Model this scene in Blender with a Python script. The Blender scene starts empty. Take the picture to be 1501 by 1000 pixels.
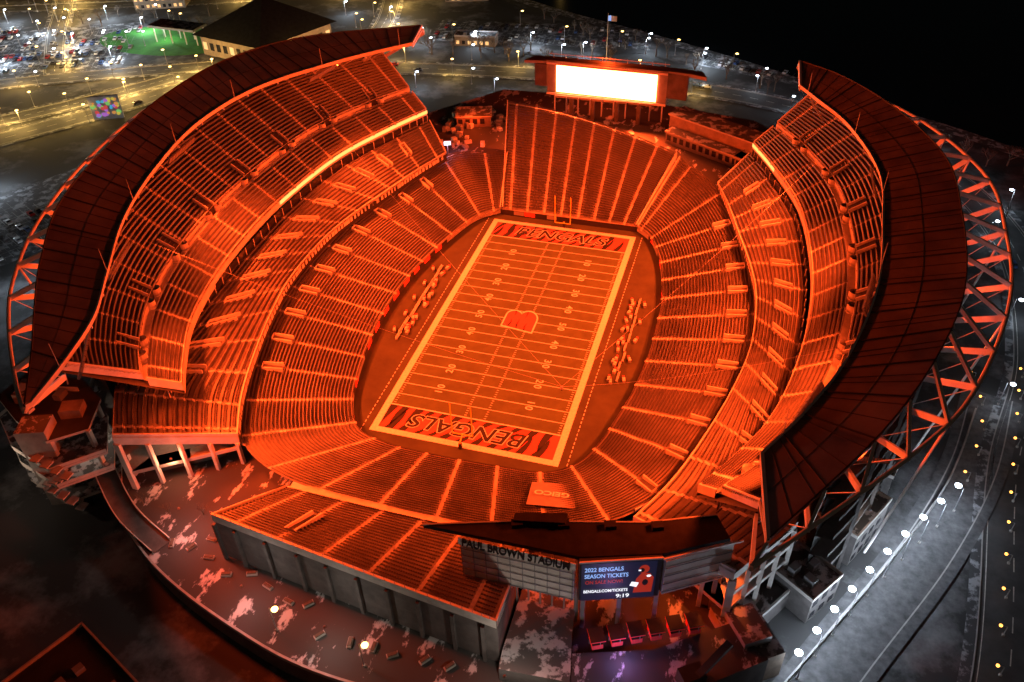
import bpy, math, random
import numpy as np
from mathutils import Vector, Matrix
random.seed(7); rng=np.random.default_rng(7)
scene=bpy.context.scene
COL=scene.collection

# ------------------------------------------------------------------ materials
def mat(name,col,rough=0.8,var=0.0,scale=1.0,emit=None,estr=0.0,metal=0.0,col2=None,thr=(0.45,0.6),detail=6,spec=None,stretch=None):
    m=bpy.data.materials.new(name); m.use_nodes=True
    nt=m.node_tree; b=nt.nodes['Principled BSDF']
    b.inputs['Roughness'].default_value=rough; b.inputs['Metallic'].default_value=metal
    if spec is not None: b.inputs['Specular IOR Level'].default_value=spec
    b.inputs['Base Color'].default_value=(*col,1)
    if var>0 or col2 is not None:
        tc=nt.nodes.new('ShaderNodeNewGeometry')
        nz=nt.nodes.new('ShaderNodeTexNoise'); nz.inputs['Scale'].default_value=scale; nz.inputs['Detail'].default_value=detail
        nz.inputs['Roughness'].default_value=0.65
        src=tc.outputs['Position']
        if stretch:
            mp=nt.nodes.new('ShaderNodeMapping');mp.inputs['Scale'].default_value=stretch;nt.links.new(src,mp.inputs['Vector']);src=mp.outputs['Vector']
        nt.links.new(src,nz.inputs['Vector'])
        cr=nt.nodes.new('ShaderNodeValToRGB')
        if col2 is None:
            cr.color_ramp.elements[0].position=0.3; cr.color_ramp.elements[1].position=0.7
            cr.color_ramp.elements[0].color=(*[c*(1-var) for c in col],1)
            cr.color_ramp.elements[1].color=(*[min(1,c*(1+var)) for c in col],1)
        else:
            cr.color_ramp.elements[0].position=thr[0]; cr.color_ramp.elements[1].position=thr[1]
            cr.color_ramp.elements[0].color=(*col,1); cr.color_ramp.elements[1].color=(*col2,1)
        nt.links.new(nz.outputs['Fac'],cr.inputs['Fac']); nt.links.new(cr.outputs['Color'],b.inputs['Base Color'])
    if emit is not None:
        b.inputs['Emission Color'].default_value=(*emit,1); b.inputs['Emission Strength'].default_value=estr
    return m
M=dict(
 concrete=mat('concrete_weathered',(0.36,0.34,0.32),0.85,0.25,0.35),
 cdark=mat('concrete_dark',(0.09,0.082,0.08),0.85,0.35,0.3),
 tread=mat('concrete_tread',(0.17,0.157,0.148),0.85,0.5,0.13,detail=12),
 aisle=mat('aisle_step',(0.42,0.4,0.38),0.8,0.35,0.3),
 fascia=mat('painted_fascia',(0.52,0.5,0.47),0.6,0.18,0.3),
 seat=mat('seat_plastic',(0.026,0.022,0.022),0.45,0.5,0.1),
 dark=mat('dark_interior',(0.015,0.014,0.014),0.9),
 steel=mat('white_painted_steel',(0.62,0.6,0.58),0.45,0.1,0.4),
 seam=mat('canopy_seam',(0.02,0.017,0.016),0.6),
 turf=mat('turf',(0.055,0.075,0.025),0.95,0.25,0.22,detail=12),
 turf2=mat('turf_apron',(0.034,0.04,0.02),0.95,0.4,0.1,detail=12),
 paint=mat('field_paint_white',(0.62,0.62,0.62),0.9,0.18,1.5),
 orange=mat('field_paint_orange',(0.85,0.07,0.07),0.9,0.12,1.0),
 black=mat('field_paint_black',(0.01,0.009,0.009),0.9,0.3,1.0),
 tarp=mat('vinyl_tarp',(0.17,0.15,0.14),0.5,0.15,0.6),
 ground=mat('ground_dark',(0.035,0.035,0.036),0.9,0,0.05,col2=(0.18,0.18,0.19),thr=(0.50,0.66),detail=14),
 plaza=mat('plaza_snow_patches',(0.045,0.043,0.042),0.85,0,0.2,col2=(0.45,0.45,0.47),thr=(0.56,0.60),detail=14,stretch=(1,.5,1)),
 paving=mat('promenade_paving',(0.085,0.085,0.09),0.8,0.55,0.5,detail=12),
 snow=mat('snow_roof',(0.07,0.07,0.07),0.85,0,0.3,col2=(0.42,0.42,0.44),thr=(0.50,0.56),detail=12),
 asphalt=mat('asphalt',(0.06,0.06,0.062),0.8,0.4,0.15,detail=10),
 lot=mat('lot_asphalt_snow',(0.055,0.055,0.06),0.85,0,0.25,col2=(0.32,0.33,0.35),thr=(0.5,0.58),detail=14),
 roadpaint=mat('road_paint',(0.5,0.5,0.46),0.8,.4,.8),
 kerb=mat('kerb_concrete',(0.35,0.34,0.33),0.85,0.2,0.5),
 water=mat('river_water',(0.006,0.007,0.009),0.12,spec=0.4),
 grass=mat('park_grass',(0.05,0.24,0.03),0.95,0.4,0.1),
 bark=mat('bark',(0.10,0.075,0.055),0.95,0.3,2),
 glass=mat('dark_glass',(0.02,0.02,0.024),0.15),
 roofd=mat('dark_roof',(0.022,0.021,0.023),0.7,0.4,0.2),
 roofb=mat('black_membrane_roof',(0.008,0.008,0.009),0.85,0.5,0.5,spec=0.15),
 brick=mat('brick_tan',(0.22,0.17,0.13),0.85,0.3,0.4),
 metalg=mat('grey_metal',(0.2,0.2,0.21),0.5,0.2,0.3),
 yellow=mat('goal_yellow',(0.8,0.5,0.05),0.4),
 screen=mat('screen_overexposed',(0.02,0.02,0.02),0.5,emit=(1,0.12,0.03),estr=55),
 ribbon=mat('led_ribbon',(0.02,0.02,0.02),0.5,emit=(1,0.40,0.09),estr=2.1),
 vscreen=mat('video_screen',(0.01,0.01,0.012),0.4,emit=(0.012,0.016,0.05),estr=0.5),
 vblue=mat('screen_text_blue',(0.02,0.02,0.05),0.4,emit=(0.3,0.5,1),estr=1.0),
 vwhite=mat('screen_text_white',(0.1,0.1,0.1),0.4,emit=(0.9,0.92,1),estr=1.2),
 vred=mat('screen_red',(0.05,0.01,0.01),0.4,emit=(0.8,0.05,0.02),estr=0.4),
 warmwin=mat('lit_window_warm',(0.1,0.08,0.05),0.4,emit=(1,0.55,0.2),estr=1.2),
 whitewin=mat('lit_window_white',(0.1,0.1,0.1),0.4,emit=(0.8,0.85,1),estr=2.0),
 lampw=mat('lamp_white',(0.5,0.5,0.5),0.4,emit=(0.75,0.87,1),estr=14),
 lampy=mat('lamp_sodium',(0.5,0.4,0.2),0.4,emit=(1,0.62,0.18),estr=7),
 lampo=mat('lamp_amber_small',(0.5,0.3,0.1),0.4,emit=(1,0.4,0.06),estr=5),
)
def canopymat():
    m=mat('canopy_membrane',(0.10,0.072,0.056),0.42,0.65,0.07,detail=12); nt=m.node_tree;b=nt.nodes['Principled BSDF'];o=nt.nodes['Material Output']
    t=nt.nodes.new('ShaderNodeBsdfTranslucent');t.inputs['Color'].default_value=(.4,.36,.33,1);mx=nt.nodes.new('ShaderNodeMixShader');mx.inputs[0].default_value=.045
    nt.links.new(b.outputs[0],mx.inputs[1]);nt.links.new(t.outputs[0],mx.inputs[2]);nt.links.new(mx.outputs[0],o.inputs['Surface']);return m
M['canopy']=canopymat()
def carpaint():
    m=bpy.data.materials.new('car_paint'); m.use_nodes=True; nt=m.node_tree; b=nt.nodes['Principled BSDF']
    oi=nt.nodes.new('ShaderNodeObjectInfo'); cr=nt.nodes.new('ShaderNodeValToRGB'); cr.color_ramp.interpolation='CONSTANT'
    cols=[(0.6,0.6,0.62),(0.03,0.03,0.035),(0.25,0.26,0.28),(0.35,0.03,0.03),(0.04,0.08,0.2),(0.55,0.55,0.52)]
    e=cr.color_ramp.elements; e[0].color=(*cols[0],1); e[1].position=1/6; e[1].color=(*cols[1],1)
    for i in range(2,6):
        n=e.new(i/6); n.color=(*cols[i],1)
    nt.links.new(oi.outputs['Random'],cr.inputs['Fac']); nt.links.new(cr.outputs['Color'],b.inputs['Base Color'])
    b.inputs['Roughness'].default_value=0.3; return m
M['car']=carpaint()

# ------------------------------------------------------------------ mesh builder
class MB:
    def __init__(s): s.v=[];s.f=[];s.m=[];s.mats=[]
    def mi(s,k):
        if k not in s.mats: s.mats.append(k)
        return s.mats.index(k)
    def quad(s,a,b,c,d,k):
        n=len(s.v); s.v+= [tuple(a),tuple(b),tuple(c),tuple(d)]; s.f.append((n,n+1,n+2,n+3)); s.m.append(s.mi(k))
    def poly(s,pts,k):
        n=len(s.v); s.v+=[tuple(p) for p in pts]; s.f.append(tuple(range(n,n+len(pts)))); s.m.append(s.mi(k))
    def prism(s,xy,z0,z1,k,ktop=None):
        n=len(xy); s.poly([(x,y,z1) for x,y in xy],ktop or k)
        s.poly([(x,y,z0) for x,y in xy][::-1],k)
        for i in range(n):
            a=xy[i];b=xy[(i+1)%n]; s.quad((*a,z0),(*b,z0),(*b,z1),(*a,z1),k)
    def obox(s,c,ang,sx,sy,z0,z1,k,ktop=None):
        ca,sa=math.cos(ang),math.sin(ang)
        s.prism([(c[0]+ca*x*sx/2-sa*y*sy/2,c[1]+sa*x*sx/2+ca*y*sy/2) for x,y in((-1,-1),(1,-1),(1,1),(-1,1))],z0,z1,k,ktop)
    def beam(s,p,q,w,h,k):
        p=Vector(p);q=Vector(q);d=(q-p)
        if d.length<1e-6:return
        d.normalize(); up=Vector((0,0,1)) if abs(d.z)<0.95 else Vector((1,0,0))
        r=d.cross(up).normalized()*w/2; u=r.cross(d).normalized()*h/2
        A=[p-r-u,p+r-u,p+r+u,p-r+u];B=[q-r-u,q+r-u,q+r+u,q-r+u]
        for i in range(4): j=(i+1)%4; s.quad(A[i],A[j],B[j],B[i],k)
        s.quad(*A[::-1],k); s.quad(*B,k)
    def tube(s,pts,rad,k,n=6):
        for a,b in zip(pts[:-1],pts[1:]): s.cone(a,b,rad,rad,k,n)
    def cone(s,p,q,r0,r1,k,n=6,cap=False):
        p=Vector(p);q=Vector(q);d=(q-p).normalized();up=Vector((0,0,1)) if abs(d.z)<0.95 else Vector((1,0,0))
        a=d.cross(up).normalized();b=a.cross(d)
        base=len(s.v)
        for c,r in((p,r0),(q,r1)):
            for i in range(n):
                t=2*math.pi*i/n; s.v.append(tuple(c+a*math.cos(t)*r+b*math.sin(t)*r))
        mi=s.mi(k)
        for i in range(n):
            j=(i+1)%n; s.f.append((base+i,base+j,base+n+j,base+n+i)); s.m.append(mi)
        if cap:
            s.f.append(tuple(range(base,base+n)));s.m.append(mi);s.f.append(tuple(range(base+n,base+2*n)));s.m.append(mi)
    def strip(s,A,B,k):
        n=len(s.v);L=len(A); s.v+=[tuple(p) for p in A]+[tuple(p) for p in B]; mi=s.mi(k)
        for i in range(L-1): s.f.append((n+i,n+i+1,n+L+i+1,n+L+i)); s.m.append(mi)
    def obj(s,name,parent=None,loc=None):
        me=bpy.data.meshes.new(name); me.from_pydata(s.v,[],s.f)
        for k in s.mats: me.materials.append(M[k])
        me.polygons.foreach_set('material_index',s.m); me.update()
        o=bpy.data.objects.new(name,me); COL.objects.link(o)
        if parent: o.parent=parent
        if loc: o.location=loc
        return o
def empty(name):
    o=bpy.data.objects.new(name,None); COL.objects.link(o); o.empty_display_size=1; return o
def inst(o,loc,rz=0,s=1,name=None):
    n=bpy.data.objects.new(name or o.name.split('.')[0],o.data); COL.objects.link(n); n.location=loc; n.rotation_euler=(0,0,rz); n.scale=(s,s,s); return n
def text(body,size,loc,rot,k,parent,name,shear=0,offset=0,ext=0,sx=1,align='CENTER',width=None):
    cu=bpy.data.curves.new(name,'FONT'); cu.body=body; cu.size=size; cu.align_x=align; cu.align_y='CENTER'; cu.shear=shear; cu.offset=offset; cu.extrude=ext
    cu.materials.append(M[k]); o=bpy.data.objects.new(name,cu); COL.objects.link(o)
    if width:
        bpy.context.view_layer.update(); sx=width/max(.1,o.dimensions.x)
    o.location=loc; o.rotation_euler=rot; o.scale=(sx,1,1); o.parent=parent; return o

def cr(pts,n):
    P=np.array(pts,float); N=len(P); u=np.linspace(0,N-1,n); i=np.minimum(u.astype(int),N-2); t=(u-i)[:,None]
    p1=P[i];p2=P[i+1];p0=P[np.maximum(i-1,0)];p3=P[np.minimum(i+2,N-1)]
    return 0.5*((2*p1)+(-p0+p2)*t+(2*p0-5*p1+4*p2-p3)*t**2+(-p0+3*p1-3*p2+p3)*t**3)
def arc(C): 
    d=np.linalg.norm(np.diff(C,axis=0),axis=1); return np.concatenate([[0],np.cumsum(d)])
def resamp2(I,O,step=2.2):
    I=cr(I,800);O=cr(O,800);Mi=(I+O)/2;a=arc(Mi[:,:2]);n=max(2,int(a[-1]/step)+1);q=np.linspace(0,a[-1],n)
    f=lambda C:np.stack([np.interp(q,a,C[:,k]) for k in range(3)],1)
    return f(I),f(O),a[-1]
def z3(pts,z): return [(p[0],p[1],z if len(p)<3 else p[2]) for p in pts]
def mir(pts): return [(-p[0],*p[1:]) for p in pts]

def deck(name,I,O,rows,parent,aisle=13,voms=(),wall=1.0,aislew=1.2):
    I,O,L=resamp2(I,O)
    mb=MB()
    for r in range(rows):
        t0=r/rows;t1=(r+1)/rows
        a=I+(O-I)*t0; b=I+(O-I)*t1
        top=b[:,2]
        A0=a.copy();A1=a.copy();A1[:,2]=top;B=b.copy();B[:,2]=top
        mb.strip(A0,A1,'tread'); mb.strip(A1,B,'tread')
    if wall>0:
        A=I.copy();B=I.copy();A[:,2]-=1.5;B[:,2]+=wall; mb.strip(A,B,'fascia')
        D=(O-I);D[:,2]=0;D/=np.linalg.norm(D,axis=1)[:,None]; E=B+D*0.35; mb.strip(B,E,'fascia'); F=E.copy();F[:,2]-=wall; mb.strip(E,F,'fascia')
    for e in (0,-1):  # end walls
        top=[I[e]+(O[e]-I[e])*t for t in np.linspace(0,1,rows+1)]
        A=np.array(top);A[:,2]+=1.0;B=np.array(top);B[:,2]-=1.5; mb.strip(A,B,'fascia')
        d=Vector(I[1]-I[0] if e==0 else I[-2]-I[-1]);d.z=0;d.normalize();C=A+np.array(d)*0.4;mb.strip(A,C,'fascia');D2=C.copy();D2[:,2]-=1.2;mb.strip(C,D2,'fascia')
    U=np.linspace(0,1,len(I))
    aisles=np.arange(aisle/2,L,aisle)
    def P(u,t):
        i=np.array([np.interp(u,U,I[:,k]) for k in range(3)]);o=np.array([np.interp(u,U,O[:,k]) for k in range(3)]);return i+(o-i)*t
    for s in aisles:
        u=s/L;i=P(u,0);o=P(u,1);tt=P(min(1,u+.002),0.5)-P(max(0,u-.002),0.5);tt[2]=0;tt/=np.linalg.norm(tt);tt*=aislew*.36
        h=(o[2]-i[2])/rows
        skip=[(ta-.03,tb+.04) for (vs,ta,tb,w) in voms if abs(vs-s)<w/2+.8]
        for r in range(rows):
            tm=(r+.5)/rows
            if any(a_<tm<b_ for a_,b_ in skip): continue
            p0=i+(o-i)*(r/rows);p1=i+(o-i)*((r+1)/rows);z1=p1[2]
            f=lambda p,z:np.array([p[0],p[1],z])
            mb.quad(f(p0,z1)-tt+[0,0,.03],f(p0,z1)+tt+[0,0,.03],f(p1,z1)+tt+[0,0,.03],f(p1,z1)-tt+[0,0,.03],'aisle')
            n=(i-o);n[2]=0;n/=np.linalg.norm(n);q0=f(p0,0)+n*.28
            mb.quad(f(q0,z1-h/2)-tt,f(q0,z1-h/2)+tt,f(p0,z1-h/2)+tt,f(p0,z1-h/2)-tt,'aisle')
            mb.quad(f(p0,z1-h/2)-tt+n*.01,f(p0,z1-h/2)+tt+n*.01,f(p0,z1+.03)+tt+n*.01,f(p0,z1+.03)-tt+n*.01,'aisle')
            mb.quad(f(q0,z1-h-.02)-tt,f(q0,z1-h-.02)+tt,f(q0,z1-h/2)+tt,f(q0,z1-h/2)-tt,'aisle')
    vo=[]
    for (s,ta,tb,w) in voms:
        u=s/L
        if u<0.02 or u>0.98: continue
        vo.append((s,ta,tb,w))
        p0=P(u,ta);p1=P(u,tb);d=(P(u+0.002,ta)-P(u-0.002,ta));d[2]=0;d/=np.linalg.norm(d)
        zt=p1[2]+1.0
        for sg in(-1,1):
            a=p0+d*sg*w/2;b=p1+d*sg*w/2
            a2=a+d*sg*0.35;b2=b+d*sg*0.35
            for x,y in((a,b),(a2,b2)):
                mb.quad((x[0],x[1],p0[2]-.3),(y[0],y[1],p1[2]-.3),(y[0],y[1],zt),(x[0],x[1],p0[2]+1.6),'fascia')
            mb.quad((a[0],a[1],p0[2]+1.6),(b[0],b[1],zt),(b2[0],b2[1],zt),(a2[0],a2[1],p0[2]+1.6),'fascia')
            mb.quad((a[0],a[1],p0[2]-.3),(a2[0],a2[1],p0[2]-.3),(a2[0],a2[1],p0[2]+1.6),(a[0],a[1],p0[2]+1.6),'fascia')
        a=p0-d*w/2;b=p0+d*w/2;c=p1+d*w/2;e=p1-d*w/2
        mb.quad((a[0],a[1],a[2]+.35),(b[0],b[1],b[2]+.35),(c[0],c[1],c[2]+.35),(e[0],e[1],e[2]+.35),'cdark')  # dark sheet over the steps, painted in place of the opening's shade
        mb.quad((e[0],e[1],e[2]-.2),(c[0],c[1],c[2]-.2),(c[0],c[1],zt),(e[0],e[1],zt),'fascia')
    mb.obj(name,parent)
    V=[]
    for r in range(rows):
        t=(r+0.5)/rows; C=I+(O-I)*t; z=I[:,2]+(O[:,2]-I[:,2])*((r+1)/rows)
        a=arc(C[:,:2]);Lr=a[-1]; n=int(Lr/0.56); q=(np.arange(n)+.5)*Lr/n; u=np.interp(q,a,U)
        s=u*L; da=np.min(np.abs(s[:,None]-aisles[None,:]),axis=1)*Lr/L
        k=(da>aislew/2)&(q>1.2)&(q<Lr-1.2)
        for (vs,ta,tb,w) in vo:
            if ta-0.02<=t<=tb+0.03: k&=~(np.abs(s-vs)*Lr/L<w/2+0.6)
        q=q[k];u=u[k]
        if len(q)==0: continue
        x=np.interp(u,U,C[:,0]);y=np.interp(u,U,C[:,1]);zz=np.interp(u,U,z)
        dx=np.interp(u,U,np.gradient(C[:,0]));dy=np.interp(u,U,np.gradient(C[:,1]));l=np.hypot(dx,dy);tx=dx/l;ty=dy/l
        ox=np.interp(u,U,(O-I)[:,0]);oy=np.interp(u,U,(O-I)[:,1]);l=np.hypot(ox,oy);nx=ox/l;ny=oy/l
        h=0.24
        def pt(sx,sn,dz): return np.stack([x+tx*sx+nx*sn,y+ty*sx+ny*sn,zz+dz],1)
        V.append(np.stack([pt(-h,.12,.40),pt(h,.12,.40),pt(h,.28,.92),pt(-h,.28,.92),pt(-h,-.24,.46),pt(h,-.24,.46),pt(h,.12,.40),pt(-h,.12,.40)],1).reshape(-1,3))
    V=np.concatenate(V);nf=len(V)//4
    me=bpy.data.meshes.new(name+'_seats'); me.vertices.add(len(V)); me.vertices.foreach_set('co',V.ravel().astype(np.float32))
    me.loops.add(nf*4); me.loops.foreach_set('vertex_index',np.arange(nf*4,dtype=np.int32)); me.polygons.add(nf)
    me.polygons.foreach_set('loop_start',np.arange(0,nf*4,4,dtype=np.int32)); me.update(calc_edges=True); me.materials.append(M['seat'])
    so=bpy.data.objects.new(name+'_seats',me); COL.objects.link(so); so.parent=parent
    return I,O,L,P

# ------------------------------------------------------------------ seating
ST=empty('stadium_seating_bowl')
ring=[((-25,60.5),(-30,87,11)),((-30,56),(-50,82,11)),((-33.5,50),(-57,65,11)),((-37,38),(-62,47,11)),((-40,24),(-68,28,11)),((-42,8),(-70,5,11)),((-42,-10),(-69.5,-15,11)),
((-40,-27),(-67,-34,11)),((-37,-41),(-62,-52,11)),((-34,-50),(-56,-67,11)),((-28,-59),(-48,-80,11)),((-18,-62.3),(-31,-87,10.5)),((-4,-63),(-3,-88,10)),((13,-62.5),(20,-88,10.5)),((24,-61.5),(32,-86,11)),
((31,-56.5),(46,-78,11)),((35,-48),(56,-66,11)),((37.5,-38),(62,-50,11)),((40,-25),(67,-33,11)),((41.5,-8),(70,-14,11)),((41.5,8),(70,5,11)),((41,20),(69,20,11)),((38,38),(65,42,11.5)),((34,50),(59,59,12)),((31,55.5),(49,77,13.5)),((26,60.2),(36,85,18))]
I=z3([a for a,b in ring],2.0);O=[b for a,b in ring]
ringL=resamp2(I,O)[2]
vs=[(11.5*(k+0.5),0.70,0.9,2.0) for k in range(2,int(ringL/11.5)-1)]
vs=[v for v in vs if not(ringL*0.36<v[0]<ringL*0.62)]
Iring,Oring,_,_=deck('lower_bowl',I,O,29,ST,aisle=11.5,voms=vs,wall=0.2)
deck('far_end_stand',[(-24.6,61,2),(-8,62,2),(10,61.5,2),(25.7,60.6,2)],[(-38,114,20),(-15,109,20),(9,99,20),(35,85.5,19)],40,ST,aisle=7.6,wall=0.2,aislew=1.5)
In=[(-31,-90,11.5),(-10,-90.5,11.5),(10,-90.5,11.5),(28,-90,11.5)];On=[(-38,-107,19),(-15,-110,19),(8,-113,19),(29,-115.5,19)]
deck('near_end_deck',In,On,21,ST,aisle=10.5,voms=[(15.75,0.4,0.8,2.0)],wall=0.8)
mb=MB()
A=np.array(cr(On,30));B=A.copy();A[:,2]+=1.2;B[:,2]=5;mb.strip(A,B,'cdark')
C=A.copy();C[:,1]-=0.5;mb.strip(A,C,'fascia');D=C.copy();D[:,2]-=2.4;mb.strip(C,D,'concrete')
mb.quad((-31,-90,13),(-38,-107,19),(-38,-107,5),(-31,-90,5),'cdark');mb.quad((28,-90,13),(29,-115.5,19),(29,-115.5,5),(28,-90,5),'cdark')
for k in range(0,30,3):
    p=A[k];mb.beam((p[0],p[1]-.6,5),(p[0],p[1]-.6,17),0.7,0.7,'cdark')
for k in range(29):
    p=C[k];mb.beam(p+[0,0,0],p+[0,0,1.0],.08,.08,'metalg');mb.beam(C[k]+[0,0,1.0],C[k+1]+[0,0,1.0],.07,.07,'metalg')
mb.strip(np.array([(-31,-86.8,10.45),(-3,-87.8,10.05),(20,-87.8,10.4),(32,-85.8,11)]),np.array([(-31,-90.2,10.3),(-3,-90.8,10.2),(20,-90.8,10.3),(32,-90,10.9)]),'fascia')
rr_=Oring[8:int(len(Oring)*.37)];r2=Oring[int(len(Oring)*.62):-10]
for q in(rr_,r2):
    a=q.copy();b=q.copy();b[:,2]+=1.0;mb.strip(a,b,'fascia')
    for k in range(0,len(b)-1): mb.beam(b[k],b[k+1],.3,.12,'steel')
mb.obj('near_end_deck_walls',ST)

club_in=[(-51,76),(-56.5,60),(-61,44),(-66.5,24),(-69,8),(-69,-14),(-65.5,-34),(-60,-54),(-55,-68),(-49,-80)]
club_out=[(-60,84),(-68.5,67),(-77.5,42),(-81.5,12),(-81.5,-12),(-79.5,-37),(-78,-57),(-80,-69),(-82,-79),(-71,-95)]
rib=[(-61,84),(-69,67),(-78,42),(-82,12),(-82,-12),(-79,-37),(-74,-56),(-67,-70),(-61.5,-79)]
midw=[(-66.5,85),(-76,68),(-86,43.5),(-90,13),(-90,-12.5),(-86.5,-39),(-80,-60),(-71.5,-75.5),(-65,-85)]
top=[(-79,87),(-93,69),(-105,46),(-110,15),(-110,-13),(-105,-43),(-95,-69),(-82,-89),(-72,-99)]
for side in(-1,1):
    f=(lambda p:p) if side<0 else mir
    ci=f(z3(club_in,14));co=f(z3(club_out,22.5))
    _,_,CL=resamp2(ci,co)
    deck('club_deck',ci,co,13,ST,aisle=11,voms=[(11*(k+.5),0.4,0.75,2.0) for k in range(1,int(CL/11)-1)],wall=0.9)
    ri=f(z3(rib,27));mw=f(z3(midw,33))
    deck('upper_deck_front',ri,mw,8,ST,aisle=11,wall=0.9)
    mw2=f(z3([(p[0]-1.8*(1 if abs(p[1])<80 else .6),p[1]) for p in midw],34.6));tp=f(z3(top,48))
    deck('upper_deck_back',mw2,tp,17,ST,aisle=11,wall=0.9)
    mb=MB()
    a=np.array(cr(mw,120));b=np.array(cr(mw2,120));b[:,2]=33.02;mb.strip(a,b,'concrete');c=b.copy();c[:,2]=34.7;mb.strip(b,c,'fascia')
    a=np.array(cr(mw2,400));s=arc(a[:,:2]);
    for k,q in enumerate(np.arange(5.5,s[-1]-4,11)):
        p=np.array([np.interp(q,s,a[:,j]) for j in range(3)]);p2=np.array([np.interp(q+.5,s,a[:,j]) for j in range(3)])
        t=(p2-p);t/=np.linalg.norm(t);n=np.array([-t[1],t[0],0]);
        if n[0]*side<0:n=-n
        ang=math.atan2(t[1],t[0])
        for sg in((-1,1) if k%2 else ()):
            c0=p+t*sg*2.9
            pts=[(c0[0]+t[0]*math.cos(w)*1.3-n[0]*math.sin(w)*1.7,c0[1]+t[1]*math.cos(w)*1.3-n[1]*math.sin(w)*1.7) for w in np.linspace(0,math.pi,9)]
            mb.strip(np.array([(x,y,32.9) for x,y in pts]),np.array([(x,y,35.3) for x,y in pts]),'fascia')
            mb.poly([(x,y,34.4) for x,y in pts],'cdark')
        if k%2:
            cc=p-n*0.06; mb.obox((cc[0],cc[1]),ang,3.2,0.1,33.1,35.4,'dark')  # near-black plate, shade of the portal mouth put into its colour
            for sg in(-1,1):
                aa=p+t*sg*1.7;bb=aa+n*4.2
                mb.beam((aa[0],aa[1],36.0),(bb[0],bb[1],38.9),.3,1.0,'fascia')
            A1=p-t*1.6;B1=p+t*1.6;mb.quad((A1[0],A1[1],35.6),(B1[0],B1[1],35.6),(B1[0]+n[0]*4.2,B1[1]+n[1]*4.2,38.7),(A1[0]+n[0]*4.2,A1[1]+n[1]*4.2,38.7),'dark')  # dark sheet over the rows, portal shade painted on uncut steps
    a=np.array(cr(ri,160));lo=a.copy();lo[:,2]=24.4;hi=a.copy();hi[:,2]=26.4
    mb.strip(lo,hi,'fascia')
    cb=np.array(cr(f(z3([(-61,84)]+[(x+.5,y) for x,y in club_out[1:6]]+[(-76,-57),(-71,-70),(-66,-80)],22.0)),160));ct=cb.copy();ct[:,2]=25.2;mb.strip(cb,ct,'glass')
    for k in range(0,160,4): mb.beam(cb[k],ct[k],0.25,0.25,'fascia')
    tpn=np.array(cr(tp,160))
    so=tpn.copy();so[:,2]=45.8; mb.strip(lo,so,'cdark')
    a=np.array(cr(f(z3([(-50,82),(-57,65),(-62,47),(-68,28),(-70,5),(-69.5,-15),(-67,-34),(-62,-52),(-56,-67),(-48,-80)],11)),100))
    b=np.array(cr(f(z3([(x*1.12,y) for x,y in club_in],11.05)),100));mb.strip(a,b,'fascia')
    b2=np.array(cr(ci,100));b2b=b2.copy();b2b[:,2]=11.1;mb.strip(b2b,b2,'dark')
    # facade
    a=tpn.copy();a[:,2]=49.2;mb.strip(tpn,a,'fascia')
    ff=tpn[8:128];b=ff.copy();b[:,2]=0
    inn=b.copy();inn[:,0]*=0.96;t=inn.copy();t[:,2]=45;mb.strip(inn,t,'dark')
    for zf in(7,13,19,25,31,37,43):
        o1=b.copy();o1[:,2]=zf;i1=inn.copy();i1[:,2]=zf;o0=o1.copy();o0[:,2]-=1.1
        mb.strip(i1,o1,'cdark');mb.strip(o1,o0,'cdark');i0=i1.copy();i0[:,2]-=1.1;mb.strip(o0,i0,'cdark')
    for k in range(0,120,8):
        mb.beam((b[k][0],b[k][1],0),(b[k][0],b[k][1],48),0.7,0.7,'cdark')
    P0,P1,P2=[f([q])[0] for q in((-49,-80.3),(-71,-95.3),(-82.3,-79))]
    def lerp(a_,b_,t_): return (a_[0]+(b_[0]-a_[0])*t_,a_[1]+(b_[1]-a_[1])*t_)
    for (A_,B_,za,zb) in((P0,P1,14,22.6),(P1,P2,22.6,22.6)):
        mb.quad((*A_,za-2.2),(*B_,zb-2.2),(*B_,zb+.2),(*A_,za+.2),'fascia')
        cx_,cy_=f([(-66,-78)])[0];ia=lerp(A_,(cx_,cy_),.35);ib=lerp(B_,(cx_,cy_),.35)
        mb.quad((*ia,5),(*ib,5),(*ib,zb-2),(*ia,za-2),'cdark')
        for t_ in(0.02,.25,.5,.75,.98):
            q=lerp(A_,B_,t_);mb.beam((*q,5),(*q,za+(zb-za)*t_-2),.9,.9,'fascia')
        for zf in(10.5,15.5):
            if zf<min(za,zb)-3 or A_ is P1:
                mb.quad((*A_,zf),(*B_,zf),(*ib,zf),(*ia,zf),'concrete');mb.beam((*A_,zf),(*B_,zf),.3,1.1,'fascia')
    q0=lerp(P0,P1,.45);mb.quad((*q0,10.5),(*P1,10.5),(*lerp(P1,(cx_,cy_),.35),10.5),(*lerp(q0,(cx_,cy_),.35),10.5),'snow');mb.beam((*q0,10.5),(*P1,10.5),.3,1.1,'fascia')
    mb.obj('concourse_structure',ST)
LED=MB()
def rb(pts,x0,x1):
    P=np.array(cr(pts,400));n=np.array([.25 if P[0][0]<0 else -.25,0,0]);P=P[int(x0*400):int(x1*400)]+n;Q=P.copy();P[:,2]=25.9;Q[:,2]=27.2;LED.strip(P,Q,'ribbon')
rb(z3(rib,26.3),0.0,0.40);rb(mir(z3(rib,26.3)),0.0,0.13)
LED.obj('led_ribbon_board',ST)

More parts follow.
